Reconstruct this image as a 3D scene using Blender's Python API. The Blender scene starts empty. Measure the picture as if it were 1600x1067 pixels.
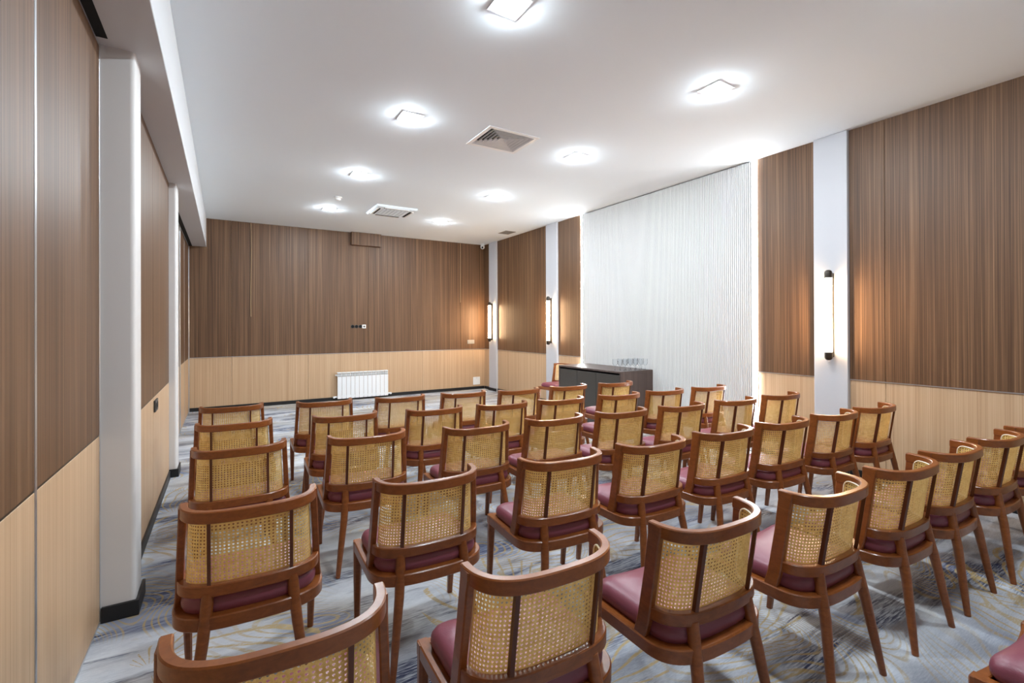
import bpy, math, random
from mathutils import Matrix, Vector
random.seed(7)
S = bpy.context.scene
COL = S.collection

# ------------------------------------------------------------------ camera
cam_d = bpy.data.cameras.new('camera'); cam = bpy.data.objects.new('camera', cam_d); COL.objects.link(cam)
cam_d.sensor_fit = 'HORIZONTAL'; cam_d.sensor_width = 36.0
cam_d.lens = 738.4 / 1600 * 36.0
cam_d.shift_y = -25.88 / 1600
cam_d.clip_start = 0.02
_r = Vector((0.85431693, -0.51974205, -0.00328237)); _u = Vector((0.00152568, -0.00380752, 0.99999159)); _w = Vector((0.51975018, 0.85431476, 0.00245988))
cam.matrix_world = Matrix(((_r.x, _u.x, -_w.x, 0), (_r.y, _u.y, -_w.y, 0), (_r.z, _u.z, -_w.z, 1.40), (0, 0, 0, 1)))
S.camera = cam

# ------------------------------------------------------------------ world, exposure
wd = bpy.data.worlds.new('world'); S.world = wd; wd.use_nodes = True
wd.node_tree.nodes['Background'].inputs[0].default_value = (0.9, 0.95, 1, 1)
wd.node_tree.nodes['Background'].inputs[1].default_value = 0.0
S.view_settings.view_transform = 'Standard'; S.view_settings.look = 'None'
S.view_settings.gamma = 1.0; S.view_settings.use_curve_mapping = False
S.view_settings.exposure = 1.46
DOWN = 420.0      # emission of the ceiling lamps
TUBE = 28.0       # emission of the wall tubes
LED = 30.0        # emission of the vertical light lines

# ------------------------------------------------------------------ room numbers (metres)
XL1, XL2 = -0.506, -0.443      # left wall: sliding partition / fixed panels
XR = 5.01; YB = 9.425; YF = -3.2; H = 3.223; W = 0.89
XBM, ZBM = -0.258, 2.744       # beam along the left wall

# ------------------------------------------------------------------ materials
def srgb(r, g, b):
    f = lambda c: (c / 255 / 12.92) if c / 255 <= 0.04045 else ((c / 255 + 0.055) / 1.055) ** 2.4
    return (f(r), f(g), f(b), 1)
MATS = {}
def mat(name, col=(0.5, 0.5, 0.5, 1), rough=0.5, metal=0.0, emit=None, es=0.0, spec=None, trans=0.0, ior=None):
    m = bpy.data.materials.new(name); m.use_nodes = True
    b = m.node_tree.nodes['Principled BSDF']
    b.inputs['Base Color'].default_value = col; b.inputs['Roughness'].default_value = rough; b.inputs['Metallic'].default_value = metal
    if emit: b.inputs['Emission Color'].default_value = emit; b.inputs['Emission Strength'].default_value = es
    if spec is not None: b.inputs['Specular IOR Level'].default_value = spec
    if trans: b.inputs['Transmission Weight'].default_value = trans
    if ior: b.inputs['IOR'].default_value = ior
    MATS[name] = m
    return m
def nodes(m): return m.node_tree.nodes, m.node_tree.links, m.node_tree.nodes['Principled BSDF']
def math_n(N, L, op, a, b=None, c=None):
    n = N.new('ShaderNodeMath'); n.operation = op
    for i, v in enumerate((a, b, c)):
        if v is None: continue
        if isinstance(v, (int, float)): n.inputs[i].default_value = v
        else: L.new(v, n.inputs[i])
    return n.outputs[0]
def ramp(N, L, fac, stops):
    r = N.new('ShaderNodeValToRGB'); L.new(fac, r.inputs[0])
    e = r.color_ramp.elements
    while len(e) < len(stops): e.new(0.5)
    for i, (p, c) in enumerate(stops): e[i].position = p; e[i].color = c
    return r.outputs[0]
def mixc(N, L, fac, a, b, mode='MIX'):
    n = N.new('ShaderNodeMix'); n.data_type = 'RGBA'; n.blend_type = mode
    if isinstance(fac, (int, float)): n.inputs[0].default_value = fac
    else: L.new(fac, n.inputs[0])
    for i, v in ((6, a), (7, b)):
        if isinstance(v, tuple): n.inputs[i].default_value = v
        else: L.new(v, n.inputs[i])
    return n.outputs[2]
def noise(N, L, vec, scale, detail=3, rough=0.5, dist=0.0):
    n = N.new('ShaderNodeTexNoise'); n.inputs['Scale'].default_value = scale; n.inputs['Detail'].default_value = detail
    n.inputs['Roughness'].default_value = rough; n.inputs['Distortion'].default_value = dist; L.new(vec, n.inputs['Vector']); return n.outputs[0]
def mapped(N, L, scale, coord='Object', rot=(0, 0, 0)):
    t = N.new('ShaderNodeTexCoord'); mp = N.new('ShaderNodeMapping'); mp.inputs['Scale'].default_value = scale; mp.inputs['Rotation'].default_value = rot
    L.new(t.outputs[coord], mp.inputs['Vector']); return mp.outputs[0]
def bump(N, L, b, h, strength, dist=0.01):
    n = N.new('ShaderNodeBump'); n.inputs['Strength'].default_value = strength; n.inputs['Distance'].default_value = dist
    L.new(h, n.inputs['Height']); L.new(n.outputs[0], b.inputs['Normal'])

def veneer(name, dark, mid, light, rough, fine=1.0, contrast=0.5):
    m = mat(name, mid, rough); N, L, b = nodes(m)
    a = noise(N, L, mapped(N, L, (95, 95, 0.5)), 1.0, 4, 0.6)
    c = noise(N, L, mapped(N, L, (14, 14, 0.12)), 1.0, 2, 0.5)
    d = noise(N, L, mapped(N, L, (330, 330, 1.2)), 1.0, 2, 0.5)
    f = math_n(N, L, 'ADD', math_n(N, L, 'MULTIPLY', a, 0.5), math_n(N, L, 'MULTIPLY', c, 0.2))
    f = math_n(N, L, 'ADD', f, math_n(N, L, 'MULTIPLY', d, 0.3 * fine))
    L.new(ramp(N, L, f, [(0.5 - contrast * 0.4, dark), (0.5, mid), (0.5 + contrast * 0.4, light)]), b.inputs['Base Color'])
    bump(N, L, b, a, 0.12, 0.004)
    return m
veneer('veneer_dark', srgb(60, 40, 26), srgb(100, 72, 50), srgb(140, 107, 78), 0.46, 1.0, 0.42)
MATS['veneer_dark'].node_tree.nodes['Principled BSDF'].inputs['Specular IOR Level'].default_value = 0.35
veneer('veneer_light', srgb(174, 140, 106), srgb(197, 165, 131), srgb(214, 185, 153), 0.45, 0.8, 0.45)
veneer('walnut_dark', srgb(48, 38, 36), srgb(82, 68, 64), srgb(112, 95, 88), 0.4, 1.0, 0.6)

def chairwood():
    m = mat('chair_wood', srgb(128, 72, 40), 0.3); N, L, b = nodes(m)
    oi = N.new('ShaderNodeObjectInfo')
    v = mapped(N, L, (14, 14, 40))
    add = N.new('ShaderNodeVectorMath'); add.operation = 'ADD'; L.new(v, add.inputs[0]); L.new(oi.outputs['Random'], add.inputs[1])
    a = noise(N, L, add.outputs[0], 1.0, 5, 0.65, 1.2)
    g = noise(N, L, mapped(N, L, (60, 60, 60)), 1.0, 3, 0.6, 0.6)
    f = math_n(N, L, 'ADD', math_n(N, L, 'MULTIPLY', a, 0.7), math_n(N, L, 'MULTIPLY', g, 0.3))
    c = ramp(N, L, f, [(0.25, srgb(106, 55, 21)), (0.5, srgb(130, 71, 29)), (0.75, srgb(150, 87, 41))])
    val = math_n(N, L, 'ADD', 0.88, math_n(N, L, 'MULTIPLY', oi.outputs['Random'], 0.2))
    hs = N.new('ShaderNodeHueSaturation'); L.new(c, hs.inputs['Color']); L.new(val, hs.inputs['Value'])
    L.new(hs.outputs[0], b.inputs['Base Color'])
    b.inputs['Coat Weight'].default_value = 0.12; b.inputs['Coat Roughness'].default_value = 0.2
chairwood()
mat('slat_wood', srgb(88, 42, 20), 0.35)  # darker than chair_wood: the shade on the slats is put into the colour
def cane():
    m = mat('cane', srgb(206, 166, 98), 0.45); N, L, b = nodes(m)
    n = noise(N, L, mapped(N, L, (60, 60, 60)), 1.0, 3, 0.6)
    L.new(ramp(N, L, n, [(0.3, srgb(220, 180, 100)), (0.55, srgb(243, 213, 138)), (0.75, srgb(252, 231, 170))]), b.inputs['Base Color'])
    tl = N.new('ShaderNodeBsdfTranslucent'); tl.inputs[0].default_value = srgb(240, 214, 146); mx = N.new('ShaderNodeMixShader'); mx.inputs[0].default_value = 0.25
    L.new(b.outputs[0], mx.inputs[1]); L.new(tl.outputs[0], mx.inputs[2]); L.new(mx.outputs[0], N['Material Output'].inputs['Surface'])
cane()
mat('cane_edge', srgb(238, 226, 200), 0.4)
def leather():
    m = mat('leather', srgb(124, 64, 78), 0.36); N, L, b = nodes(m)
    v = N.new('ShaderNodeTexVoronoi'); v.inputs['Scale'].default_value = 260; L.new(mapped(N, L, (1, 1, 1)), v.inputs['Vector'])
    bump(N, L, b, v.outputs['Distance'], 0.15, 0.001)
leather()
mat('ceiling_white', (0.85, 0.92, 0.97, 1), 0.85)
mat('paint_white', srgb(232, 232, 234), 0.6)
mat('paint_grey', srgb(214, 211, 209), 0.5)
mat('pillar_paint', srgb(196, 196, 200), 0.55)
mat('beam_paint', srgb(206, 207, 209), 0.6)
mat('flute_white', srgb(226, 225, 224), 0.5)
mat('black', srgb(22, 22, 24), 0.45)
mat('void', srgb(8, 8, 8), 0.9)
mat('aluminium', srgb(205, 207, 210), 0.3, 0.85)
mat('white_metal', srgb(238, 240, 242), 0.35)
mat('white_plastic', srgb(234, 234, 232), 0.4)
mat('grey_plastic', srgb(150, 146, 140), 0.45)
mat('dark_plastic', srgb(48, 50, 52), 0.4)
mat('bronze', srgb(64, 58, 52), 0.38, 0.6)
mat('cabinet_front', srgb(62, 58, 54), 0.45)
mat('cord', srgb(170, 140, 105), 0.6)
def thin_glass():
    m = mat('glass', (1, 1, 1, 1), 0.0); N, L, b = nodes(m); out = N['Material Output']
    tr = N.new('ShaderNodeBsdfTransparent'); gl = N.new('ShaderNodeBsdfGlossy'); gl.inputs['Roughness'].default_value = 0.02; mx = N.new('ShaderNodeMixShader'); lw = N.new('ShaderNodeLayerWeight')
    tr.inputs[0].default_value = (0.95, 0.96, 0.97, 1); lw.inputs[0].default_value = 0.08
    L.new(lw.outputs['Fresnel'], mx.inputs[0]); L.new(tr.outputs[0], mx.inputs[1]); L.new(gl.outputs[0], mx.inputs[2]); L.new(mx.outputs[0], out.inputs['Surface'])
thin_glass()
mat('lamp_glow', (1, 1, 1, 1), 0.5, emit=(0.84, 0.945, 1.02, 1), es=DOWN)
mat('tube_glow', (1, 1, 1, 1), 0.5, emit=(1.0, 0.68, 0.38, 1), es=TUBE)
mat('led_glow', (1, 1, 1, 1), 0.5, emit=(0.95, 0.98, 1.0, 1), es=LED)

def carpet():
    m = mat('carpet', srgb(150, 152, 158), 0.95, spec=0.1); N, L, b = nodes(m)
    n1 = noise(N, L, mapped(N, L, (0.55, 2.6, 1)), 1.0, 4, 0.6)
    base = ramp(N, L, n1, [(0.3, srgb(142, 147, 157)), (0.5, srgb(190, 194, 201)), (0.7, srgb(224, 227, 231))])
    fine = noise(N, L, mapped(N, L, (26, 190, 1)), 1.0, 3, 0.7)
    base = mixc(N, L, 0.35, base, ramp(N, L, fine, [(0.3, srgb(98, 100, 108)), (0.7, srgb(205, 206, 210))]), 'OVERLAY')
    # navy abrasion streaks
    n2 = noise(N, L, mapped(N, L, (0.8, 3.4, 1), rot=(0, 0, 0.05)), 1.3, 3, 0.6, 0.4)
    st = noise(N, L, mapped(N, L, (9, 120, 1)), 1.0, 3, 0.7)
    k = math_n(N, L, 'MULTIPLY', ramp(N, L, n2, [(0.50, (0, 0, 0, 1)), (0.59, (1, 1, 1, 1))]), ramp(N, L, st, [(0.40, (0, 0, 0, 1)), (0.56, (1, 1, 1, 1))]))
    base = mixc(N, L, math_n(N, L, 'MULTIPLY', k, 0.95), base, srgb(50, 56, 88))
    # pale beige areas
    n3 = noise(N, L, mapped(N, L, (0.7, 1.1, 1), rot=(0, 0, 0.6)), 1.1, 2, 0.5)
    bz = ramp(N, L, n3, [(0.52, (0, 0, 0, 1)), (0.66, (1, 1, 1, 1))])
    base = mixc(N, L, math_n(N, L, 'MULTIPLY', bz, 0.35), base, srgb(176, 164, 134))
    # golden fan leaves: vein lines running out from the foot of each leaf
    def leaves(scale, off, cnt, thr, curl):
        t = N.new('ShaderNodeTexCoord'); mp = N.new('ShaderNodeMapping'); mp.inputs['Location'].default_value = (off, off * 0.37, 0)
        L.new(t.outputs['Object'], mp.inputs['Vector'])
        vn = N.new('ShaderNodeTexNoise'); vn.inputs['Scale'].default_value = 2.2; vn.inputs['Detail'].default_value = 1; L.new(mp.outputs[0], vn.inputs['Vector'])
        vm = N.new('ShaderNodeVectorMath'); vm.operation = 'MULTIPLY_ADD'; L.new(vn.outputs['Color'], vm.inputs[0]); vm.inputs[1].default_value = (0.22, 0.22, 0); L.new(mp.outputs[0], vm.inputs[2])
        fl = N.new('ShaderNodeVectorMath'); fl.operation = 'MULTIPLY'; L.new(vm.outputs[0], fl.inputs[0]); fl.inputs[1].default_value = (1, 1, 0)
        vo = N.new('ShaderNodeTexVoronoi'); vo.voronoi_dimensions = '2D'; vo.inputs['Scale'].default_value = scale; vo.inputs['Randomness'].default_value = 0.75
        L.new(fl.outputs[0], vo.inputs['Vector'])
        # vector from the cell point, in world metres
        sb = N.new('ShaderNodeVectorMath'); sb.operation = 'SUBTRACT'; L.new(fl.outputs[0], sb.inputs[0]); L.new(vo.outputs['Position'], sb.inputs[1])
        cs = N.new('ShaderNodeSeparateColor'); L.new(vo.outputs['Color'], cs.inputs[0])
        ro = N.new('ShaderNodeVectorRotate'); ro.rotation_type = 'Z_AXIS'; L.new(sb.outputs[0], ro.inputs['Vector']); L.new(math_n(N, L, 'MULTIPLY', cs.outputs[0], 6.283), ro.inputs['Angle'])
        sp = N.new('ShaderNodeSeparateXYZ'); L.new(ro.outputs[0], sp.inputs[0])
        R = 0.5 / scale
        u = math_n(N, L, 'ADD', sp.outputs[0], R * 0.75)                       # foot of the leaf off centre
        v = math_n(N, L, 'ADD', sp.outputs[1], math_n(N, L, 'MULTIPLY', math_n(N, L, 'MULTIPLY', u, u), curl))
        ang = math_n(N, L, 'ARCTAN2', v, u)
        rr = math_n(N, L, 'SQRT', math_n(N, L, 'ADD', math_n(N, L, 'MULTIPLY', u, u), math_n(N, L, 'MULTIPLY', v, v)))
        # veins bow like nested loops
        ph = math_n(N, L, 'ADD', math_n(N, L, 'MULTIPLY', ang, cnt), math_n(N, L, 'MULTIPLY', rr, 10.0))
        wv = math_n(N, L, 'SINE', ph)
        line = math_n(N, L, 'SMOOTH_MIN', 1.0, math_n(N, L, 'MAXIMUM', math_n(N, L, 'MULTIPLY', math_n(N, L, 'SUBTRACT', wv, 0.7), 5.0), 0.0), 0.1)
        edge = math_n(N, L, 'MULTIPLY', math_n(N, L, 'LESS_THAN', vo.outputs['Distance'], 0.47), math_n(N, L, 'GREATER_THAN', rr, 0.05))
        on = math_n(N, L, 'GREATER_THAN', cs.outputs[1], thr)
        return math_n(N, L, 'MULTIPLY', math_n(N, L, 'MULTIPLY', line, edge), on), math_n(N, L, 'MULTIPLY', edge, on)
    l1, e1 = leaves(1.25, 3.1, 30.0, 0.35, 0.9)
    # flowing contour lines, close together, in patches
    lowf = noise(N, L, mapped(N, L, (1.0, 1.0, 0)), 1.15, 1, 0.4, 0.5)
    cw = math_n(N, L, 'SINE', math_n(N, L, 'MULTIPLY', lowf, 320.0))
    cl = math_n(N, L, 'MINIMUM', 1.0, math_n(N, L, 'MAXIMUM', math_n(N, L, 'MULTIPLY', math_n(N, L, 'SUBTRACT', cw, 0.42), 2.5), 0.0))
    patch = noise(N, L, mapped(N, L, (1.0, 1.25, 0)), 1.0, 1, 0.4)
    pm = ramp(N, L, patch, [(0.45, (0, 0, 0, 1)), (0.53, (1, 1, 1, 1))])
    cl = math_n(N, L, 'MULTIPLY', cl, pm)
    brk = ramp(N, L, noise(N, L, mapped(N, L, (30, 90, 1)), 1.0, 3, 0.7), [(0.34, (0.15, 0.15, 0.15, 1)), (0.5, (1, 1, 1, 1))])
    # bluish ground between the lines of some patches
    blue = ramp(N, L, noise(N, L, mapped(N, L, (1.3, 1.7, 0)), 1.4, 2, 0.5), [(0.5, (0, 0, 0, 1)), (0.62, (1, 1, 1, 1))])
    base = mixc(N, L, math_n(N, L, 'MULTIPLY', math_n(N, L, 'MULTIPLY', blue, pm), 0.6), base, srgb(92, 98, 124))
    f = math_n(N, L, 'MULTIPLY', math_n(N, L, 'MAXIMUM', math_n(N, L, 'MULTIPLY', l1, 0.9), math_n(N, L, 'MULTIPLY', cl, 0.8)), brk)
    base = mixc(N, L, math_n(N, L, 'MULTIPLY', f, 0.85), base, srgb(182, 154, 90))
    L.new(base, b.inputs['Base Color'])
    bump(N, L, b, noise(N, L, mapped(N, L, (420, 420, 1)), 1.0, 2, 0.6), 0.5, 0.004)
carpet()

# ------------------------------------------------------------------ mesh helpers
class MB:
    def __init__(s): s.v = []; s.f = []; s.smooth = []
    def add(s, vs, fs, smooth=False):
        o = len(s.v); s.v += [tuple(x) for x in vs]
        for f in fs: s.f.append(tuple(i + o for i in f)); s.smooth.append(smooth)
    def box(s, x0, x1, y0, y1, z0, z1, bev=0.0):
        x0, x1 = min(x0, x1), max(x0, x1); y0, y1 = min(y0, y1), max(y0, y1); z0, z1 = min(z0, z1), max(z0, z1)
        if bev <= 0:
            vs = [(x, y, z) for z in (z0, z1) for y in (y0, y1) for x in (x0, x1)]
            s.add(vs, [(0, 2, 3, 1), (4, 5, 7, 6), (0, 1, 5, 4), (2, 6, 7, 3), (0, 4, 6, 2), (1, 3, 7, 5)]); return
        b = min(bev, (x1 - x0) / 2.01, (y1 - y0) / 2.01, (z1 - z0) / 2.01)
        vs = []; idx = {}
        for ix, x in enumerate((x0, x1)):
            for iy, y in enumerate((y0, y1)):
                for iz, z in enumerate((z0, z1)):
                    sx, sy, sz = (1 if ix == 0 else -1), (1 if iy == 0 else -1), (1 if iz == 0 else -1)
                    for k, p in enumerate(((x, y + sy * b, z + sz * b), (x + sx * b, y, z + sz * b), (x + sx * b, y + sy * b, z))):
                        idx[ix, iy, iz, k] = len(vs); vs.append(p)
        F = []; I = lambda a, b_, c, k: idx[a, b_, c, k]
        for ix in (0, 1): q = [I(ix, 0, 0, 0), I(ix, 1, 0, 0), I(ix, 1, 1, 0), I(ix, 0, 1, 0)]; F.append(q if ix else q[::-1])
        for iy in (0, 1): q = [I(0, iy, 0, 1), I(1, iy, 0, 1), I(1, iy, 1, 1), I(0, iy, 1, 1)]; F.append(q[::-1] if iy else q)
        for iz in (0, 1): q = [I(0, 0, iz, 2), I(1, 0, iz, 2), I(1, 1, iz, 2), I(0, 1, iz, 2)]; F.append(q if iz else q[::-1])
        for iy in (0, 1):
            for iz in (0, 1): q = [I(0, iy, iz, 1), I(1, iy, iz, 1), I(1, iy, iz, 2), I(0, iy, iz, 2)]; F.append(q if (iy ^ iz) == 0 else q[::-1])
        for ix in (0, 1):
            for iz in (0, 1): q = [I(ix, 0, iz, 0), I(ix, 1, iz, 0), I(ix, 1, iz, 2), I(ix, 0, iz, 2)]; F.append(q[::-1] if (ix ^ iz) == 0 else q)
        for ix in (0, 1):
            for iy in (0, 1): q = [I(ix, iy, 0, 0), I(ix, iy, 1, 0), I(ix, iy, 1, 1), I(ix, iy, 0, 1)]; F.append(q if (ix ^ iy) == 0 else q[::-1])
        for ix in (0, 1):
            for iy in (0, 1):
                for iz in (0, 1): q = [I(ix, iy, iz, 0), I(ix, iy, iz, 1), I(ix, iy, iz, 2)]; F.append(q if (ix ^ iy ^ iz) == 0 else q[::-1])
        s.add(vs, F)
    def rings(s, rs, close=True, cap=True, smooth=True):
        """loft through lists of points (each ring the same count)"""
        n = len(rs[0]); vs = [p for r in rs for p in r]; fs = []
        for i in range(len(rs) - 1):
            for j in range(n if close else n - 1):
                k = (j + 1) % n; fs.append((i * n + j, i * n + k, (i + 1) * n + k, (i + 1) * n + j))
        s.add(vs, fs, smooth)
        if cap: s.add(rs[0], [tuple(range(n))[::-1]]); s.add(rs[-1], [tuple(range(n))])
    def tube(s, pts, rad, seg=10, cap=True):
        """round bar through points, rad a number or a list"""
        pts = [Vector(p) for p in pts]; rs = []
        for i, p in enumerate(pts):
            d = (pts[min(i + 1, len(pts) - 1)] - pts[max(i - 1, 0)]).normalized()
            a = Vector((0, 0, 1)) if abs(d.z) < 0.9 else Vector((1, 0, 0))
            u = d.cross(a).normalized(); v = d.cross(u).normalized(); r = rad[i] if isinstance(rad, (list, tuple)) else rad
            rs.append([tuple(p + (u * math.cos(2 * math.pi * j / seg) + v * math.sin(2 * math.pi * j / seg)) * r) for j in range(seg)])
        s.rings(rs, True, cap)
    def lathe(s, prof, c=(0, 0, 0), seg=20, cap=True):
        s.rings([[(c[0] + r * math.cos(2 * math.pi * j / seg), c[1] + r * math.sin(2 * math.pi * j / seg), c[2] + z) for j in range(seg)] for r, z in prof], True, cap)
    def mesh(s, name, m):
        me = bpy.data.meshes.new(name); me.from_pydata(s.v, [], s.f); me.materials.append(MATS[m])
        me.polygons.foreach_set('use_smooth', s.smooth); me.update()
        sharp = any(s.smooth)
        import bmesh
        bm = bmesh.new(); bm.from_mesh(me); bmesh.ops.recalc_face_normals(bm, faces=bm.faces); bm.to_mesh(me); bm.free()
        if sharp: me.set_sharp_from_angle(angle=math.radians(32))
        return me
    def build(s, name, m, parent=None):
        o = bpy.data.objects.new(name, s.mesh(name, m)); COL.objects.link(o)
        if parent: o.parent = parent
        return o
def box(name, m, parent, *a, bev=0.0):
    b = MB(); b.box(*a, bev=bev); return b.build(name, m, parent)
def empty(name, loc=(0, 0, 0), rz=0.0):
    o = bpy.data.objects.new(name, None); o.location = loc; o.rotation_euler = (0, 0, rz); COL.objects.link(o); return o
def tag(o, label, cat, group=None):
    o['label'] = label; o['category'] = cat
    if group: o['group'] = group
    return o
def struct(o, label=None):
    o['kind'] = 'structure'
    if label: o['label'] = label
    return o
def copy_tree(o, parent=None):
    c = o.copy(); COL.objects.link(c); c.parent = parent
    for ch in o.children: copy_tree(ch, c)
    return c

# ------------------------------------------------------------------ floor, ceiling, walls
def plate(name, m, z0, z1, hole=None):
    b = MB(); x0, x1, y0, y1 = -0.75, XR + 0.2, YF - 0.15, YB + 0.15
    if hole:
        hx0, hx1, hy0, hy1 = hole
        b.box(x0, x1, y0, hy0, z0, z1); b.box(x0, x1, hy1, y1, z0, z1); b.box(x0, hx0, hy0, hy1, z0, z1); b.box(hx1, x1, hy0, hy1, z0, z1)
    else: b.box(x0, x1, y0, y1, z0, z1)
    return b.build(name, m)
struct(plate('floor', 'carpet', -0.1, 0.0), 'blue grey carpet with golden leaf veins and navy streaks')
VX0, VX1, VY0, VY1 = 2.10, 2.57, 3.80, 4.21     # air diffuser opening
ceil = struct(plate('ceiling', 'ceiling_white', H, H + 0.12, (VX0, VX1, VY0, VY1)), 'plain white ceiling with square spotlights')
beam = box('beam', 'beam_paint', ceil, -0.74, XBM, YF, YB, ZBM, H, bev=0.003)
box('track_recess', 'void', beam, -0.504, -0.462, YF, 2.85, ZBM - 0.003, ZBM + 0.004)
box('track_recess', 'void', beam, -0.50, -0.455, 5.7, YB - 0.02, ZBM - 0.003, ZBM + 0.004)

wl = struct(box('wall_left', 'paint_grey', None, -0.74, -0.56, YF, YB, 0, H), 'left wall of sliding wood partitions and fixed wood panels')
wr = struct(box('wall_right', 'paint_grey', None, XR + 0.03, XR + 0.2, YF, YB + 0.15, 0, H), 'right wall of wood panels, white pillars and a white fluted panel')
wb = struct(box('wall_back', 'paint_grey', None, -0.74, XR + 0.2, YB + 0.03, YB + 0.15, 0, H), 'back wall of dark wood over light oak panels')
wf = struct(box('wall_front', 'paint_white', None, -0.74, XR + 0.2, YF - 0.15, YF, 0, H), 'plain white wall behind the viewer')
G = 0.0015
def wall_panels(wall, axis, val, sgn, cuts, z0=0.0, zt=H, upper_proud=0.006, trim=True, cuts_low=None):
    """axis 0: panels on the plane x = val running along y; sgn is the way they face"""
    def pan(name, m, a, b_, z0_, z1_, proud):
        if axis == 0: return box(name, m, wall, val - sgn * 0.035, val + sgn * proud, a + G, b_ - G, z0_, z1_, bev=0.0015)
        return box(name, m, wall, a + G, b_ - G, val - sgn * 0.035, val + sgn * proud, z0_, z1_, bev=0.0015)
    for a, b_ in zip(cuts[:-1], cuts[1:]): pan('upper_panel', 'veneer_dark', a, b_, W + 0.004, zt, upper_proud)
    cl = cuts_low or cuts
    for a, b_ in zip(cl[:-1], cl[1:]): pan('lower_panel', 'veneer_light', a, b_, z0, W - 0.004, 0.0)
    if trim:
        if axis == 0: box('joint_trim', 'aluminium', wall, val - sgn * 0.03, val + sgn * (upper_proud + 0.002), cuts[0], cuts[-1], W - 0.004, W + 0.004)
        else: box('joint_trim', 'aluminium', wall, cuts[0], cuts[-1], val - sgn * 0.03, val + sgn * (upper_proud + 0.002), W - 0.004, W + 0.004)
# back wall
wall_panels(wb, 1, YB, -1, [XL1 - 0.03, 0.104, 1.32, 2.42, 3.54, 4.41, XR + 0.03], cuts_low=[XL1 - 0.03, 0.104, 1.32, 2.42, 3.54, 4.73, XR + 0.03])
# right wall
P1, P2, P3 = (2.14, 2.435), (6.66, 6.985), (8.82, 9.14)
wall_panels(wr, 0, XR, -1, [YF, -1.8, -0.58, 0.64, 1.86, P1[0]])
wall_panels(wr, 0, XR, -1, [P1[1], 3.03])
wall_panels(wr, 0, XR, -1, [6.04, P2[0]])
wall_panels(wr, 0, XR, -1, [P2[1], 8.45, P3[0]])
wall_panels(wr, 0, XR, -1, [P3[1], YB - 0.002])
for a, b_ in (P1, P2, P3):
    box('pillar', 'pillar_paint', wr, XR - 0.042, XR + 0.03, a, b_, 0.0, H, bev=0.004)
# fluted white panel between the light lines
fb = MB(); y = 3.075; pr = []
pitch = 0.0245; n = int(round((5.995 - 3.075) / pitch)); pitch = (5.995 - 3.075) / n
for i in range(n):
    yy = 3.075 + i * pitch
    for t, d in ((0.0, 0.0), (0.14, 0.0), (0.22, 0.009), (0.34, 0.012), (0.72, 0.012), (0.86, 0.009), (0.94, 0.0)): pr.append((yy + t * pitch, d))
pr.append((5.995, 0.0))
fb.rings([[(XR - 0.012 - d, a, z) for a, d in pr] for z in (0.0, H - 0.012)], False, False, False)
fb.box(XR - 0.012, XR + 0.03, 3.075, 5.995, 0, H - 0.012)
fb.build('fluted_panel', 'flute_white', wr)
# left wall: sliding partition, column, fixed panels, column, sliding partition
C1, C2 = (2.93, 3.13), (5.42, 5.64)
def partition(cuts, zt):
    for a, b_ in zip(cuts[:-1], cuts[1:]):
        box('upper_panel', 'veneer_dark', wl, XL1 - 0.045, XL1, a + 0.009, b_ - 0.009, W + 0.004, zt, bev=0.001)
        box('lower_panel', 'veneer_light', wl, XL1 - 0.045, XL1, a + 0.009, b_ - 0.009, 0.012, W - 0.004, bev=0.001)
        box('joint_trim', 'bronze', wl, XL1 - 0.04, XL1 - 0.002, a + 0.009, b_ - 0.009, W - 0.004, W + 0.004)
        box('edge_strip', 'aluminium', wl, XL1 - 0.045, XL1 + 0.002, b_ - 0.0085, b_ - 0.0005, 0.012, zt, bev=0.001)
        box('edge_strip', 'aluminium', wl, XL1 - 0.045, XL1 + 0.002, a + 0.0005, a + 0.0085, 0.012, zt, bev=0.001)
        box('bottom_seal', 'aluminium', wl, XL1 - 0.045, XL1 + 0.002, a + 0.009, b_ - 0.009, 0.002, 0.012)
partition([YF, -2.2, -1.1, 0.0, 1.02, 2.039, C1[0]], ZBM - 0.01)
partition([C2[1] + 0.03, 6.6, 7.56], ZBM - 0.01)
partition([7.70, 8.45, YB - 0.05], ZBM - 0.01)
box('door_jamb', 'aluminium', wl, XL1 - 0.045, XL1 + 0.006, 7.615, 7.70, 0.002, ZBM - 0.01, bev=0.003)
box('shadow_gap', 'void', wl, XL1 - 0.045, XL1 - 0.012, 7.56, 7.614, 0.002, ZBM - 0.01)
box('door_jamb', 'aluminium', wl, XL1 - 0.045, XL1 + 0.012, YB - 0.05, YB - 0.012, 0.002, ZBM - 0.01, bev=0.003)
wall_panels(wl, 0, XL2, 1, [C1[1], 4.28, C2[0]], zt=ZBM, upper_proud=0.0, trim=False)
box('joint_trim', 'bronze', wl, XL2 - 0.03, XL2 - 0.001, C1[1], C2[0], W - 0.004, W + 0.004)
def column(y0, y1, xf):
    b = MB(); r = 0.022; pts = [(-0.58, y0)]
    for k in range(7): a = math.pi / 2 * k / 6; pts.append((xf - r + r * math.sin(a), y0 + r - r * math.cos(a)))
    for k in range(7): a = math.pi / 2 * k / 6; pts.append((xf - r + r * math.cos(a), y1 - r + r * math.sin(a)))
    pts.append((-0.58, y1))
    b.rings([[(x, y, z) for x, y in pts] for z in (0.0, ZBM)], True, True, True)
    return b.build('column', 'paint_grey', wl)
column(C1[0], C1[1], -0.372); column(C2[0], C2[1], -0.382)

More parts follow.
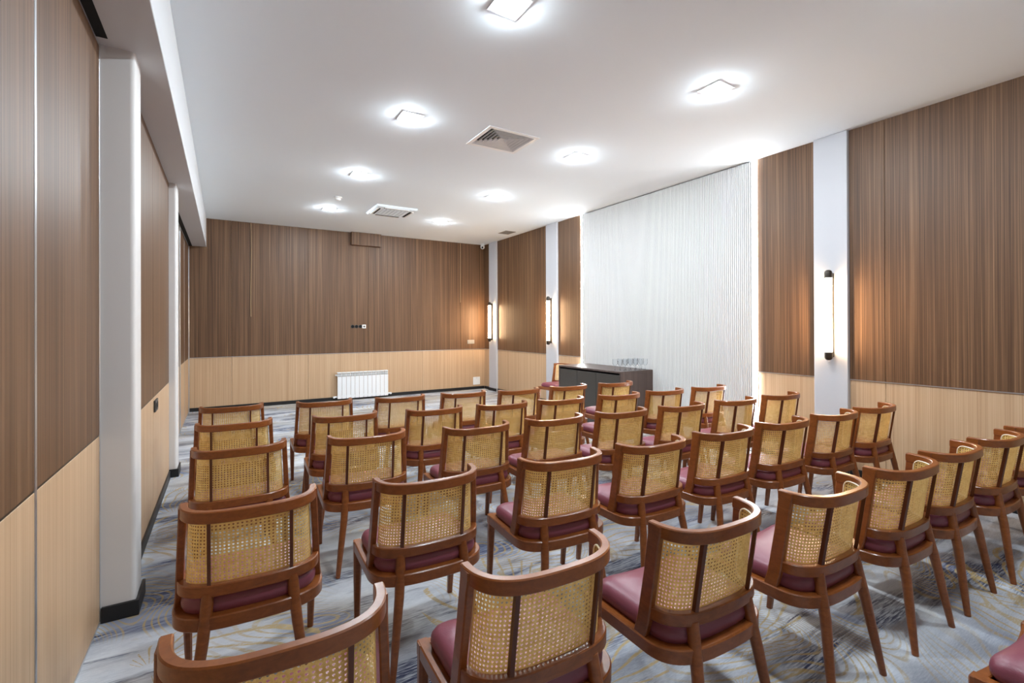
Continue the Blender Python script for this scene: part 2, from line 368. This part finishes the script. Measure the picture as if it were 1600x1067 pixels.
# baseboards
def skirt(name, segs, label):
    b = MB()
    for a in segs: b.box(*a, bev=0.002)
    return struct(b.build(name, 'black'), label)
BH = 0.062
skirt('baseboard_back', [(XL1 + 0.005, XR - 0.02, YB - 0.016, YB - 0.0005, 0.0005, BH)], 'black skirting along the back wall')
skirt('baseboard_right', [(XR - 0.016, XR - 0.0005, YF, P1[0] - 0.001, 0.0005, BH), (XR - 0.016, XR - 0.0005, P1[1] + 0.001, 3.03, 0.0005, BH), (XR - 0.016, XR - 0.0005, P2[1] + 0.001, P3[0] - 0.001, 0.0005, BH),
    (XR - 0.016, XR - 0.0005, P3[1] + 0.001, YB - 0.018, 0.0005, BH)] + [(XR - 0.058, XR - 0.0425, p[0] - 0.012, p[1] + 0.012, 0.0005, BH) for p in (P1, P2, P3)], 'black skirting along the right wall and its pillars')
skirt('baseboard_left', [(XL2 + 0.0005, XL2 + 0.014, C1[1] + 0.03, C2[0] - 0.03, 0.0005, 0.07)] +
    [s for c, xf in ((C1, -0.372), (C2, -0.382)) for s in ((-0.50, xf + 0.014, c[0] - 0.014, c[0] - 0.0005, 0.0005, 0.075), (xf + 0.0005, xf + 0.014, c[0], c[1] + 0.014, 0.0005, 0.075))], 'black skirting along the fixed panels and columns')

# ------------------------------------------------------------------ lights
# ceiling spotlights
def downlight(x, y, label):
    t = empty('ceiling_spotlight', (x, y, H)); tag(t, label, 'ceiling light', 'square white spotlights in the ceiling')
    b = MB(); s0, s1 = 0.098, 0.082
    b.box(-s0, s0, -s0, -s1, -0.006, 0, bev=0.002); b.box(-s0, s0, s1, s0, -0.006, 0, bev=0.002); b.box(-s0, -s1, -s1, s1, -0.006, 0, bev=0.002); b.box(s1, s0, -s1, s1, -0.006, 0, bev=0.002)
    b.build('frame', 'white_metal', t)
    box('plate', 'white_metal', t, -s1, s1, -s1, s1, -0.002, -0.0002)
    for k in (-1, 1):
        b = MB(); b.lathe([(0.036, -0.002), (0.036, -0.0085), (0.033, -0.014), (0.024, -0.0185), (0.010, -0.021)], (k * 0.038, k * 0.038, 0), 14)
        b.build('lamp', 'lamp_glow', t)
rows_l = [2.29, 3.97, 5.78, 7.69]; wordl = ['nearest the camera', 'second from the camera', 'third from the camera', 'farthest from the camera']
for i, yy in enumerate(rows_l):
    downlight(1.385, yy, 'glowing square ceiling spotlight of the left line, ' + wordl[i])
    downlight(3.24, yy, 'glowing square ceiling spotlight of the right line, ' + wordl[i])
for i, yy in enumerate((0.60,)):       # the same grid goes on behind the viewer
    downlight(1.385, yy, 'square spotlight of the left line just behind the viewer')
    downlight(3.24, yy, 'square spotlight of the right line just behind the viewer')

# wall tubes on the pillars
def sconce(y, label):
    t = empty('wall_tube_light', (XR - 0.042, y, 1.495)); tag(t, label, 'wall light', 'tube lights on the white pillars')
    b = MB(); b.box(-0.045, 0, -0.018, 0.018, -0.40, 0.40, bev=0.003); b.build('back_channel', 'bronze', t)
    b = MB(); b.lathe([(0.031, -0.352), (0.031, 0.352)], (-0.073, 0, 0), 18); b.build('tube', 'tube_glow', t)
    for s in (-1, 1):
        b = MB(); b.lathe([(0.0335, s * 0.35), (0.0335, s * 0.398), (0.031, s * 0.411), (0.0245, s * 0.421), (0.013, s * 0.4275), (0.003, s * 0.4295)], (-0.073, 0, 0), 18); b.build('end_cap', 'bronze', t)
sconce(2.27, 'dark-capped glowing tube on the white pillar nearest the camera'); sconce(6.815, 'dark-capped glowing tube on the pillar left of the cabinet'); sconce(8.98, 'dark-capped glowing tube on the pillar by the far corner')
# vertical light lines either side of the fluted panel
for yy, lb in ((3.05, 'bright white vertical light line at the right edge of the fluted panel'), (6.02, 'bright white vertical light line at the left edge of the fluted panel')):
    t = empty('light_line', (XR, yy, 0)); tag(t, lb, 'light strip', 'vertical light lines beside the fluted panel')
    box('profile', 'aluminium', t, -0.004, 0.03, -0.019, 0.019, 0.001, H - 0.001)
    b = MB(); b.rings([[(-0.004 - 0.014 * math.sin(a), 0.0135 * math.cos(a), z) for a in [math.pi * k / 8 for k in range(9)]] for z in (0.002, H - 0.002)], True, True, True)
    b.build('diffuser', 'led_glow', t)

# ------------------------------------------------------------------ chairs
PI = math.pi
def sup(a, b, n, tip, m=120):
    """U in plan: superellipse back, straight arms to y = tip; evenly resampled"""
    pts = []
    for i in range(m + 1):
        ph = PI * i / m; c, s_ = math.cos(ph), math.sin(ph)
        pts.append((-a * math.copysign(abs(c) ** (2 / n), c), -b * abs(s_) ** (2 / n)))
    if tip >= 0: pts = [(-a, tip)] + pts + [(a, tip)]
    else:
        pts = [p for p in pts if p[1] < tip]
        k = a * (1 - (abs(tip) / b) ** n) ** (1 / n); pts = [(-k, tip)] + pts + [(k, tip)]
    return pts
def resample(pts, n):
    d = [0.0]
    for p, q in zip(pts[:-1], pts[1:]): d.append(d[-1] + math.dist(p, q))
    out = []; j = 0
    for i in range(n):
        t = d[-1] * i / (n - 1)
        while j < len(d) - 2 and d[j + 1] < t: j += 1
        k = (t - d[j]) / max(1e-9, d[j + 1] - d[j]); out.append((pts[j][0] + k * (pts[j + 1][0] - pts[j][0]), pts[j][1] + k * (pts[j + 1][1] - pts[j][1])))
    return out, d[-1]
def inset(pts, off):
    out = []
    for i, p in enumerate(pts):
        a = pts[max(i - 1, 0)]; b = pts[min(i + 1, len(pts) - 1)]; tx, ty = b[0] - a[0], b[1] - a[1]; l = math.hypot(tx, ty)
        out.append((p[0] - ty / l * off, p[1] + tx / l * off))      # left of travel = inwards
    return out
def rail(outer, z0, z1, th, c=0.0035):
    """bar of chamfered section following an outer plan line"""
    inn = inset(outer, 1.0); b = MB(); rs = []
    def sec(i, sh=0.0):
        o = outer[i]; nx, ny = inn[i][0] - o[0], inn[i][1] - o[1]
        prof = [(c, z0), (th - c, z0), (th, z0 + c), (th, z1 - c), (th - c, z1), (c, z1), (0, z1 - c), (0, z0 + c)]
        zc = (z0 + z1) / 2
        return [(o[0] + nx * (u + (th / 2 - u) * sh), o[1] + ny * (u + (th / 2 - u) * sh), z + (zc - z) * sh) for u, z in prof]
    n = len(outer)
    def shift(ring, p, q, d):
        l = math.dist(p, q); dx, dy = (p[0] - q[0]) / l * d, (p[1] - q[1]) / l * d
        return [(x + dx, y + dy, z) for x, y, z in ring]
    rs.append(shift(sec(0, 0.22), outer[0], outer[1], 0.004))
    for i in range(n): rs.append(sec(i))
    rs.append(shift(sec(n - 1, 0.22), outer[-1], outer[-2], 0.004))
    b.rings(rs); return b
def make_chair():
    t = empty('cane_back_chair')
    HT, TR = 0.762, 0.042
    top, LT = resample(sup(0.229, 0.186, 2.9, -0.021), 49)
    low, LL = resample(sup(0.238, 0.146, 2.9, 0.008), 49)
    fr, LF = resample(sup(0.252, 0.158, 2.9, 0.0), 41)
    rail(top, HT - TR, HT, 0.026).build('top_rail', 'chair_wood', t)
    rail(low, 0.450, 0.492, 0.026).build('lower_rail', 'chair_wood', t)
    # seat frame: U with straight sides and a shallow front rail
    side = [(-0.256, 0.282), (-0.2555, 0.2), (-0.254, 0.1)] + fr + [(0.254, 0.1), (0.2555, 0.2), (0.256, 0.282)]
    b = rail(side, 0.340, 0.388, 0.036, 0.004)
    fo = [(-0.225 + 0.45 * k / 12, 0.282 - 0.022 * math.sin(PI * k / 12)) for k in range(13)]
    fi = [(x, y - 0.032) for x, y in fo]
    b.rings([[(o[0], o[1], 0.342), (i[0], i[1], 0.342), (i[0], i[1], 0.386), (i[0], i[1] + 0.003, 0.388), (o[0], o[1] - 0.006, 0.388), (o[0], o[1], 0.382)] for o, i in zip(fo, fi)])
    b.build('seat_frame', 'chair_wood', t)
    b = MB(); b.box(-0.23, 0.23, -0.03, 0.258, 0.352, 0.372); b.box(-0.17, 0.17, -0.128, -0.03, 0.352, 0.372); b.box(-0.21, 0.21, -0.09, -0.03, 0.353, 0.371); b.build('seat_board', 'slat_wood', t)
    # cushion
    line = inset(side, 0.029)
    line[0] = (line[0][0], 0.25); line[-1] = (line[-1][0], 0.25)
    out = line[:]
    fx = line[-1][0]
    out = out[:-1] + [(fx - 0.001, 0.221), (fx - 0.008, 0.239), (fx - 0.022, 0.251), (fx - 0.042, 0.256)] + [(fx - 0.042 - (2 * fx - 0.084) * k / 8, 0.256 - 0.016 * math.sin(PI * k / 8)) for k in range(1, 8)] + [(-fx + 0.042, 0.256), (-fx + 0.022, 0.251), (-fx + 0.008, 0.239), (-fx + 0.001, 0.221)]
    out = out[1:]
    cx, cy = 0.0, 0.06; b = MB(); rs = []
    for sc, z in ((0.96, 0.380), (0.99, 0.390), (1.01, 0.401), (1.015, 0.414), (1.0, 0.428), (0.965, 0.440), (0.90, 0.449), (0.75, 0.457), (0.5, 0.462), (0.25, 0.464), (0.02, 0.4645)):
        rs.append([(cx + (x - cx) * sc, cy + (y - cy) * sc, z) for x, y in out])
    b.rings(rs); b.build('seat_cushion', 'leather', t)
    # posts at the ends of the back
    for s in (-1, 1):
        b = MB(); rs = []
        for z, x, y, w, th in ((0.380, 0.248, 0.006, 0.026, 0.024), (0.44, 0.243, -0.008, 0.0255, 0.024), (0.60, 0.2355, -0.030, 0.0245, 0.024), (0.70, 0.2305, -0.040, 0.025, 0.0245), (0.735, 0.2290, -0.045, 0.027, 0.0245), (0.756, 0.2285, -0.047, 0.026, 0.0235)):
            xo, xi = s * x, s * (x - th); c = 0.004 * s
            rs.append([(xo, y - w + 0.004, z), (xo - c, y - w, z), (xi + c, y - w, z), (xi, y - w + 0.004, z), (xi, y + w - 0.004, z), (xi + c, y + w, z), (xo - c, y + w, z), (xo, y + w - 0.004, z)])
        b.rings(rs, smooth=False); b.build('post', 'chair_wood', t)
    # cane panel: ruled surface between lower and top rail
    tc = inset(top, 0.0280); lc = inset(low, 0.0280)
    Z0, Z1 = 0.474, 0.738; HC = Z1 - Z0
    d = [0.0]
    for p, q in zip(tc[:-1], tc[1:]): d.append(d[-1] + math.dist(p, q))
    L = d[-1]; U0, U1 = 0.033, L - 0.033; RR = 0.026
    def at(u, v, off=0.0):
        u = min(max(u, 0), L); j = 0
        i = u / L * (len(tc) - 1); j = min(int(i), len(tc) - 2); k = i - j; w = v / HC
        T = (tc[j][0] + k * (tc[j + 1][0] - tc[j][0]), tc[j][1] + k * (tc[j + 1][1] - tc[j][1])); B = (lc[j][0] + k * (lc[j + 1][0] - lc[j][0]), lc[j][1] + k * (lc[j + 1][1] - lc[j][1]))
        tx, ty = tc[j + 1][0] - tc[j][0], tc[j + 1][1] - tc[j][1]; l = math.hypot(tx, ty)
        return (B[0] + w * (T[0] - B[0]) - ty / l * off, B[1] + w * (T[1] - B[1]) + tx / l * off, Z0 + v)
    b = MB(); P = 0.0126; WD = 0.0014
    nu = int((U1 - U0) / P); ua = U0 + ((U1 - U0) - nu * P) / 2
    nv = int(HC / P); va = (HC - nv * P) / 2
    def cut(d): return 0.0 if d >= RR else RR - math.sqrt(max(0.0, RR * RR - (RR - max(d, 0.0)) ** 2))
    def strip(pts, w, off):
        vs = []; fs = []
        for i, (u, v) in enumerate(pts):
            a = pts[max(i - 1, 0)]; c = pts[min(i + 1, len(pts) - 1)]; du, dv = c[0] - a[0], c[1] - a[1]; l = math.hypot(du, dv); nx, ny = -dv / l * w, du / l * w
            vs += [at(u + nx, v + ny, off), at(u - nx, v - ny, off)]
            if i: fs.append((2 * i - 2, 2 * i - 1, 2 * i + 1, 2 * i))
        b.add(vs, fs, True)
    for i in range(nu + 1):
        for s in (-1, 1):
            u = ua + i * P + s * 0.0017; e = cut(min(u - U0, U1 - u)); strip([(u, e), (u, HC - e)], WD, 0.0)
    for j in range(nv + 1):
        for s in (-1, 1):
            v = va + j * P + s * 0.0017; m = 46; e = cut(min(v, HC - v)); strip([(U0 + e + (U1 - U0 - 2 * e) * k / m, v) for k in range(m + 1)], WD, -0.0009)
    for sg in (1, -1):
        for k in range(-nv - 2, nu + nv + 4):
            pts = []; u_at = lambda v: ua + (k + 0.5) * P + sg * (v - va)
            va0, va1 = 0.0, HC
            lo, hi = sorted(((U0 - (ua + (k + 0.5) * P)) * sg + va, (U1 - (ua + (k + 0.5) * P)) * sg + va))
            a0, a1 = max(0, lo), min(HC, hi)
            inside = [a0 + (a1 - a0) * q / 60 for q in range(61)]
            inside = [v for v in inside if v >= cut(min(u_at(v) - U0, U1 - u_at(v))) - 1e-6 and v <= HC - cut(min(u_at(v) - U0, U1 - u_at(v))) + 1e-6] if a1 > a0 else []
            if len(inside) < 2: continue
            a0, a1 = inside[0], inside[-1]
            if a1 - a0 < 0.004: continue
            m = max(1, int((a1 - a0) / 0.016)); strip([(u_at(a0 + (a1 - a0) * q / m), a0 + (a1 - a0) * q / m) for q in range(m + 1)], WD, 0.0009 * sg)
    pan = b.build('cane_panel', 'cane', t)
    # spline round the inside of the cane
    b = MB(); rr = RR; loop = []
    u0, u1, v0, v1 = U0, U1, 0.0, HC
    def arc(cu, cv, a0): return [(cu + rr * math.cos(a0 + PI / 2 * k / 6), cv + rr * math.sin(a0 + PI / 2 * k / 6)) for k in range(7)]
    loop += [(u0 + rr + (u1 - u0 - 2 * rr) * k / 30, v0) for k in range(31)] + arc(u1 - rr, v0 + rr, -PI / 2) + arc(u1 - rr, v1 - rr, 0) + [(u1 - rr - (u1 - u0 - 2 * rr) * k / 30, v1) for k in range(1, 30)] + arc(u0 + rr, v1 - rr, PI / 2) + arc(u0 + rr, v0 + rr, PI)
    b.tube([at(u, v, 0.0008) for u, v in loop + loop[:1]], 0.0028, 6); b.build('cane_spline', 'cane_edge', pan)
    # two slats behind the cane
    for s in (-1, 1):
        b = MB(); rs = []
        for z, x, y in ((0.478, 0.132, -0.1225), (0.735, 0.130, -0.1605)):
            k = 0.35 * s; rs.append([(s * x + dx, y + dy + dx * k, z) for dx, dy in ((-0.0058, -0.008), (0.0058, -0.008), (0.0058, 0.006), (-0.0058, 0.006))])
        b.rings(rs, smooth=False); b.build('slat', 'slat_wood', t)
    # legs
    for s in (-1, 1):
        b = MB(); b.tube([(s * 0.136, -0.119, 0.460), (s * 0.140, -0.129, 0.40), (s * 0.150, -0.150, 0.30), (s * 0.171, -0.174, 0.14), (s * 0.190, -0.196, 0.0)], [0.0195, 0.0205, 0.0195, 0.0165, 0.0125], 14); b.build('leg', 'chair_wood', t)
        b = MB(); rs = []
        for z, x, y, h in ((0.0, 0.236, 0.300, 0.0125), (0.2, 0.238, 0.278, 0.0165), (0.33, 0.2385, 0.264, 0.0185), (0.387, 0.2385, 0.262, 0.0185)):
            c = h * 0.45; rs.append([(s * x + dx, y + dy, z) for dx, dy in ((-h, -h + c), (-h + c, -h), (h - c, -h), (h, -h + c), (h, h - c), (h - c, h), (-h + c, h), (-h, h - c))])
        b.rings(rs); b.build('leg', 'chair_wood', t)
    return t
proto = make_chair()
CH = {
 0: [(0.113, 1.218, -6.7), (0.771, 1.173, -4.5), (1.412, 1.105, -3.2), (2.066, 1.049, -1.8), (2.694, 1.018, -2.6), (3.241, 1.002, -0.4), (3.828, 0.967, -2.7), (4.43, 0.955, -1.0)],
 1: [(0.09, 2.1, -4.8), (0.761, 2.019, -5.0), (1.441, 1.95, -7.7), (2.042, 1.919, -3.3), (2.638, 1.888, -2.7), (3.228, 1.855, -2.1), (3.835, 1.816, -0.6), (4.421, 1.793, 0.0)],
 2: [(0.076, 3.04, -4.1), (0.74, 2.942, -6.4), (1.411, 2.812, -4.7), (2.001, 2.764, -3.3), (2.586, 2.705, -2.6), (3.186, 2.64, -1.4), (3.819, 2.582, -2.0), (4.454, 2.546, -0.8)],
 3: [(0.061, 3.786, -4.1), (0.765, 3.672, -5.0), (1.422, 3.561, -3.8), (1.991, 3.48, -4.3), (2.56, 3.42, -3.6), (3.188, 3.352, -1.2), (3.777, 3.32, -0.7), (4.384, 3.264, 0.9)],
 4: [(0.055, 4.557, -4.0), (0.75, 4.424, -3.9), (1.388, 4.311, -2.0), (1.999, 4.244, -3.9), (2.561, 4.129, -0.7), (3.17, 4.099, 0.6), (3.809, 4.05, 0.0)]}
ORD = ['first', 'second', 'third', 'fourth', 'fifth', 'sixth', 'seventh', 'eighth']
ROWN = ['row nearest the camera', 'second row from the camera', 'middle row', 'second row from the back', 'rearmost row by the radiator']
first = True
def put_chair(x, y, deg, label, group='cane-back chairs set out in rows'):
    global first
    o = proto if first else copy_tree(proto); first = False
    o.location = (x, y, 0); o.rotation_euler = (0, 0, math.radians(deg)); tag(o, label, 'chair', group); return o
for r, lst in CH.items():
    for i, (x, y, a) in enumerate(lst):
        put_chair(x, y, a * 0.6, 'cane-back wooden chair, %s from the left in the %s' % (ORD[i], ROWN[r]))
put_chair(2.09, 0.197, -1.0, 'wooden chair cut off at the bottom right corner, only its mauve seat showing')
put_chair(4.80, 6.325, 90.0, 'cane-back chair standing side-on at the far end of the dark cabinet', 'cane-back chairs set out in rows')

# ------------------------------------------------------------------ cabinet and glasses
CX0, CY0, CY1, CZ = 4.39, 4.505, 5.84, 0.80
S.cycles.transparent_max_bounces = 32
cab = tag(empty('sideboard', (0, 0, 0)), 'low dark sideboard with walnut ends against the white fluted panel', 'sideboard')
CXB = XR - 0.026
box('carcass', 'black', cab, CX0 + 0.02, CXB, CY0 + 0.026, CY1 - 0.026, 0.012, CZ - 0.045)
box('top', 'walnut_dark', cab, CX0, CXB, CY0, CY1, CZ - 0.024, CZ, bev=0.002)
for a in (CY0, CY1 - 0.024): box('side_panel', 'walnut_dark', cab, CX0, CXB, a, a + 0.024, 0.0, CZ - 0.024, bev=0.0015)
ya = [CY0 + 0.026, 4.99, 5.40, CY1 - 0.026]
for a, b_ in zip(ya[:-1], ya[1:]): box('door', 'cabinet_front', cab, CX0 + 0.003, CX0 + 0.02, a + 0.003, b_ - 0.003, 0.04, CZ - 0.052, bev=0.0015)
gl = MB(); prof = [(0.001, 0.0), (0.032, 0.0), (0.033, 0.002), (0.012, 0.006), (0.0045, 0.012), (0.0038, 0.05), (0.006, 0.058), (0.020, 0.068), (0.031, 0.085), (0.034, 0.105), (0.031, 0.135), (0.0285, 0.152),
      (0.0278, 0.152)]
gl.lathe(prof, (0, 0, 0), 18, cap=False); gmesh = gl.mesh('wine_glass', 'glass')
gi = 0
for ix in range(5):
    for iy in range(3):
        o = bpy.data.objects.new('wine_glass', gmesh); COL.objects.link(o)
        o.location = (4.50 + ix * 0.098 + (iy % 2) * 0.014, 4.556 + iy * 0.085 + 0.008 * (ix % 2), CZ + 0.0005)
        tag(o, 'clear stemmed wine glass in the cluster on the dark sideboard', 'wine glass', 'wine glasses on the sideboard')

# ------------------------------------------------------------------ radiator
rad = tag(empty('radiator', (1.815, YB, 0)), 'white sectional radiator low on the back wall', 'radiator')
RZ0, RZ1, RD0, RD1 = 0.035, 0.535, -0.115, -0.035
for i in range(12):
    x = i * 0.0805; b = MB()
    b.box(x + 0.002, x + 0.0785, RD0, RD0 + 0.010, RZ0, RZ1 - 0.085, bev=0.004)
    b.box(x + 0.030, x + 0.050, RD0 + 0.018, RD1, RZ0 + 0.02, RZ1 - 0.03)
    b.box(x + 0.002, x + 0.0785, RD0 + 0.004, RD1, RZ1 - 0.016, RZ1, bev=0.004)
    for q in range(4): b.box(x + 0.006 + q * 0.0205, x + 0.0125 + q * 0.0205, RD0 + 0.003, RD0 + 0.012, RZ1 - 0.09, RZ1 - 0.01)
    b.box(x + 0.006, x + 0.074, RD0 + 0.004, RD0 + 0.011, RZ1 - 0.058, RZ1 - 0.050)
    b.box(x, x + 0.0805, RD0 + 0.02, RD1, RZ0 + 0.02, RZ0 + 0.055); b.box(x, x + 0.0805, RD0 + 0.03, RD1, RZ1 - 0.075, RZ1 - 0.04)
    sec = b.build('section', 'white_metal', rad)
    box('grille', 'grey_plastic', sec, x + 0.006, x + 0.074, RD0 + 0.013, RD0 + 0.016, RZ1 - 0.085, RZ1 - 0.017)  # grey sheet added behind the bars; shade of the gaps put into its colour
for x, s in ((0.0, -1), (0.966, 1)):
    b = MB(); b.tube([(x, -0.07, RZ0 + 0.035), (x + s * 0.06, -0.07, RZ0 + 0.035)], 0.015, 10); b.tube([(x + s * 0.055, -0.07, RZ0 + 0.035), (x + s * 0.055, -0.001, RZ0 + 0.035)], 0.011, 10); b.tube([(x + s * 0.055, -0.098, RZ0 + 0.035), (x + s * 0.055, -0.07, RZ0 + 0.035)], 0.02, 12); b.build('valve', 'white_metal', rad)
b = MB(); b.tube([(-0.0005, -0.07, RZ1 - 0.055), (-0.03, -0.07, RZ1 - 0.055)], 0.012, 10); b.build('air_vent', 'white_metal', rad)

# ------------------------------------------------------------------ things on the back wall
YU = YB - 0.006
t = tag(empty('wall_box', (0, 0, 0)), 'wood-covered box on the back wall under the ceiling', 'wall box')
box('body', 'veneer_dark', t, 2.085, 2.655, YU - 0.09, YU, 2.975, H - 0.0005, bev=0.002)
def cord(x, z1, label, sway):
    b = MB(); pts = [(x + sway * math.sin(k * 0.55), YU - 0.007 - (0.002 if k else 0), H - (H - z1) * k / 10) for k in range(11)]
    b.tube(pts, 0.006, 8); tag(b.build('hanging_cord', 'cord', None), label, 'cord')
cord(0.397, 1.58, 'long pale cord hanging down the left of the back wall', 0.006)
cord(4.41, 1.92, 'thin cord hanging near the right end of the back wall', 0.004)
def disc(name, m, parent, x, y, z, r, d):
    b = MB(); b.tube([(x, y, z), (x, y - d, z)], r, 20); return b.build(name, m, parent)
for i, x in enumerate((2.118, 2.192, 2.264)):
    t = tag(empty('wall_socket', (x, YU, 1.402)), 'round black socket on the back wall, %s from the left' % ORD[i], 'socket', 'black round sockets')
    disc('plate', 'dark_plastic', t, 0, 0, 0, 0.034, 0.008); disc('well', 'void', t, 0, -0.008, 0, 0.026, 0.001)
t = tag(empty('wall_socket', (2.336, YU, 1.402)), 'square white socket at the end of the three round black sockets', 'socket')
box('plate', 'white_plastic', t, -0.036, 0.036, -0.009, 0, -0.036, 0.036, bev=0.003)
disc('well', 'grey_plastic', t, 0, -0.009, 0, 0.022, 0.001); box('plug_hole', 'void', t, -0.006, 0.014, -0.0115, -0.010, -0.010, 0.004)
t = tag(empty('switch_plate', (4.66, YU, 1.055)), 'grey switch plate beside the far corner wall light', 'switch')
box('plate', 'grey_plastic', t, -0.085, 0.085, -0.010, 0, -0.043, 0.043, bev=0.003)
for s in (-1, 1): box('rocker', 'grey_plastic', t, s * 0.041 - 0.036, s * 0.041 + 0.036, -0.014, -0.0105, -0.034, 0.034, bev=0.002)
t = tag(empty('wall_hatch', (4.80, YB, 0.185)), 'white square cover plate low on the back wall near the corner', 'cover plate')
box('plate', 'white_plastic', t, -0.085, 0.085, -0.012, 0, -0.085, 0.085, bev=0.003)
b = MB(); b.tube([(0, -0.012, 0.06), (0, -0.014, 0.06)], 0.006, 8); b.build('screw', 'grey_plastic', t)
# dark socket on the left wall
t = tag(empty('wall_socket', (XL2, 4.39, 0.82)), 'dark grey double socket on the left wall between the columns', 'socket')
box('plate', 'dark_plastic', t, 0, 0.012, -0.085, 0.085, -0.043, 0.043, bev=0.003)
for s in (-1, 1):
    b = MB(); b.tube([(0.012, s * 0.042, 0), (0.0135, s * 0.042, 0)], 0.024, 16); b.build('well', 'void', t)

# ------------------------------------------------------------------ things on the ceiling
t = tag(empty('air_diffuser', ((VX0 + VX1) / 2, (VY0 + VY1) / 2, H)), 'square white four-way air diffuser in the ceiling', 'air vent')
hx, hy = (VX1 - VX0) / 2, (VY1 - VY0) / 2
b = MB()
for a in ((-hx - 0.04, hx + 0.04, -hy - 0.04, -hy), (-hx - 0.04, hx + 0.04, hy, hy + 0.04), (-hx - 0.04, -hx, -hy, hy), (hx, hx + 0.04, -hy, hy)): b.box(*a, -0.008, -0.0003, bev=0.002)
b.build('frame', 'white_metal', t)
b = MB(); b.box(-hx, hx, -hy, hy, 0.14, 0.15); b.box(-hx - 0.004, -hx + 0.001, -hy, hy, 0.001, 0.15); b.box(hx - 0.001, hx + 0.004, -hy, hy, 0.001, 0.15); b.box(-hx, hx, -hy - 0.004, -hy + 0.001, 0.001, 0.15); b.box(-hx, hx, hy - 0.001, hy + 0.004, 0.001, 0.15); b.build('duct', 'void', t)
for k in range(6):
    q = 1 - k / 6.3; ox, oy = hx * q - 0.002, hy * q - 0.002; w = 0.021; z0 = -0.002; z1 = 0.030
    def loop(ax, ay, z): return [(-ax, -ay, z), (ax, -ay, z), (ax, ay, z), (-ax, ay, z)]
    b = MB(); b.rings([loop(ox - w, oy - w * hy / hx, z1), loop(ox - 0.004, oy - 0.004, z0), loop(ox, oy, z0), loop(ox - w + 0.004, oy - w * hy / hx + 0.004, z1), loop(ox - w, oy - w * hy / hx, z1)], True, False, False)
    b.build('louvre', 'white_metal', t)
t = tag(empty('air_conditioner', (2.255, 7.34, H)), 'square white cassette air conditioner in the far ceiling', 'air conditioner')
b = MB(); b.rings([[(-s, -s, z), (s, -s, z), (s, s, z), (-s, s, z)] for s, z in ((0.315, -0.0005), (0.315, -0.012), (0.30, -0.03), (0.205, -0.033))], True, True, False); b.build('panel', 'ceiling_white', t)
for k in range(4):
    a = PI / 2 * k; c, s = round(math.cos(a)), round(math.sin(a))
    def rot(x0, x1, y0, y1): xs = [x0 * c - y0 * s, x1 * c - y1 * s]; ys = [x0 * s + y0 * c, x1 * s + y1 * c]; return min(xs), max(xs), min(ys), max(ys)
    box('slot', 'void', t, *rot(0.225, 0.262, -0.19, 0.19), -0.0355, -0.030)
    fl = box('flap', 'white_plastic', t, *rot(0.256, 0.285, -0.19, 0.19), -0.042, -0.029, bev=0.003)
for k in range(7): box('grille_bar', 'ceiling_white', t, -0.19 + k * 0.058, -0.168 + k * 0.058, -0.2, 0.2, -0.040, -0.0335, bev=0.002)
t = tag(empty('smoke_detector', (1.367, 6.95, H)), 'small round white smoke detector on the ceiling', 'smoke detector')
b = MB(); b.lathe([(0.055, -0.0005), (0.055, -0.012), (0.048, -0.016)], (0, 0, 0), 20); b.build('base', 'white_plastic', t)
b = MB(); b.lathe([(0.040, -0.0162), (0.040, -0.030), (0.032, -0.045), (0.012, -0.050)], (0, 0, 0), 20); b.build('head', 'white_plastic', t)
t = tag(empty('ceiling_grille', (4.70, 7.90, H)), 'small grey ventilation grille in the ceiling near the right wall', 'air vent')
box('back', 'dark_plastic', t, -0.10, 0.10, -0.13, 0.13, -0.003, -0.0005)
for a in ((-0.115, 0.115, -0.145, -0.128), (-0.115, 0.115, 0.128, 0.145), (-0.115, -0.098, -0.128, 0.128), (0.098, 0.115, -0.128, 0.128)): box('frame', 'grey_plastic', t, *a, -0.008, -0.0005, bev=0.001)
for k in range(9): box('slat', 'grey_plastic', t, -0.098, 0.098, -0.115 + k * 0.027, -0.106 + k * 0.027, -0.008, -0.003)
t = tag(empty('security_camera', (4.90, 9.30, H)), 'small white security camera in the far right ceiling corner', 'security camera')
b = MB(); b.lathe([(0.05, -0.0005), (0.05, -0.02), (0.044, -0.026)], (0, 0, 0), 18); b.build('base', 'white_plastic', t)
b = MB(); b.lathe([(0.036, -0.0262), (0.048, -0.05), (0.048, -0.075), (0.036, -0.10), (0.012, -0.112)], (0, 0, 0), 18); b.build('housing', 'white_plastic', t)
b = MB(); b.tube([(-0.022, -0.035, -0.078), (-0.034, -0.052, -0.088)], 0.02, 12); b.build('lens', 'void', t)
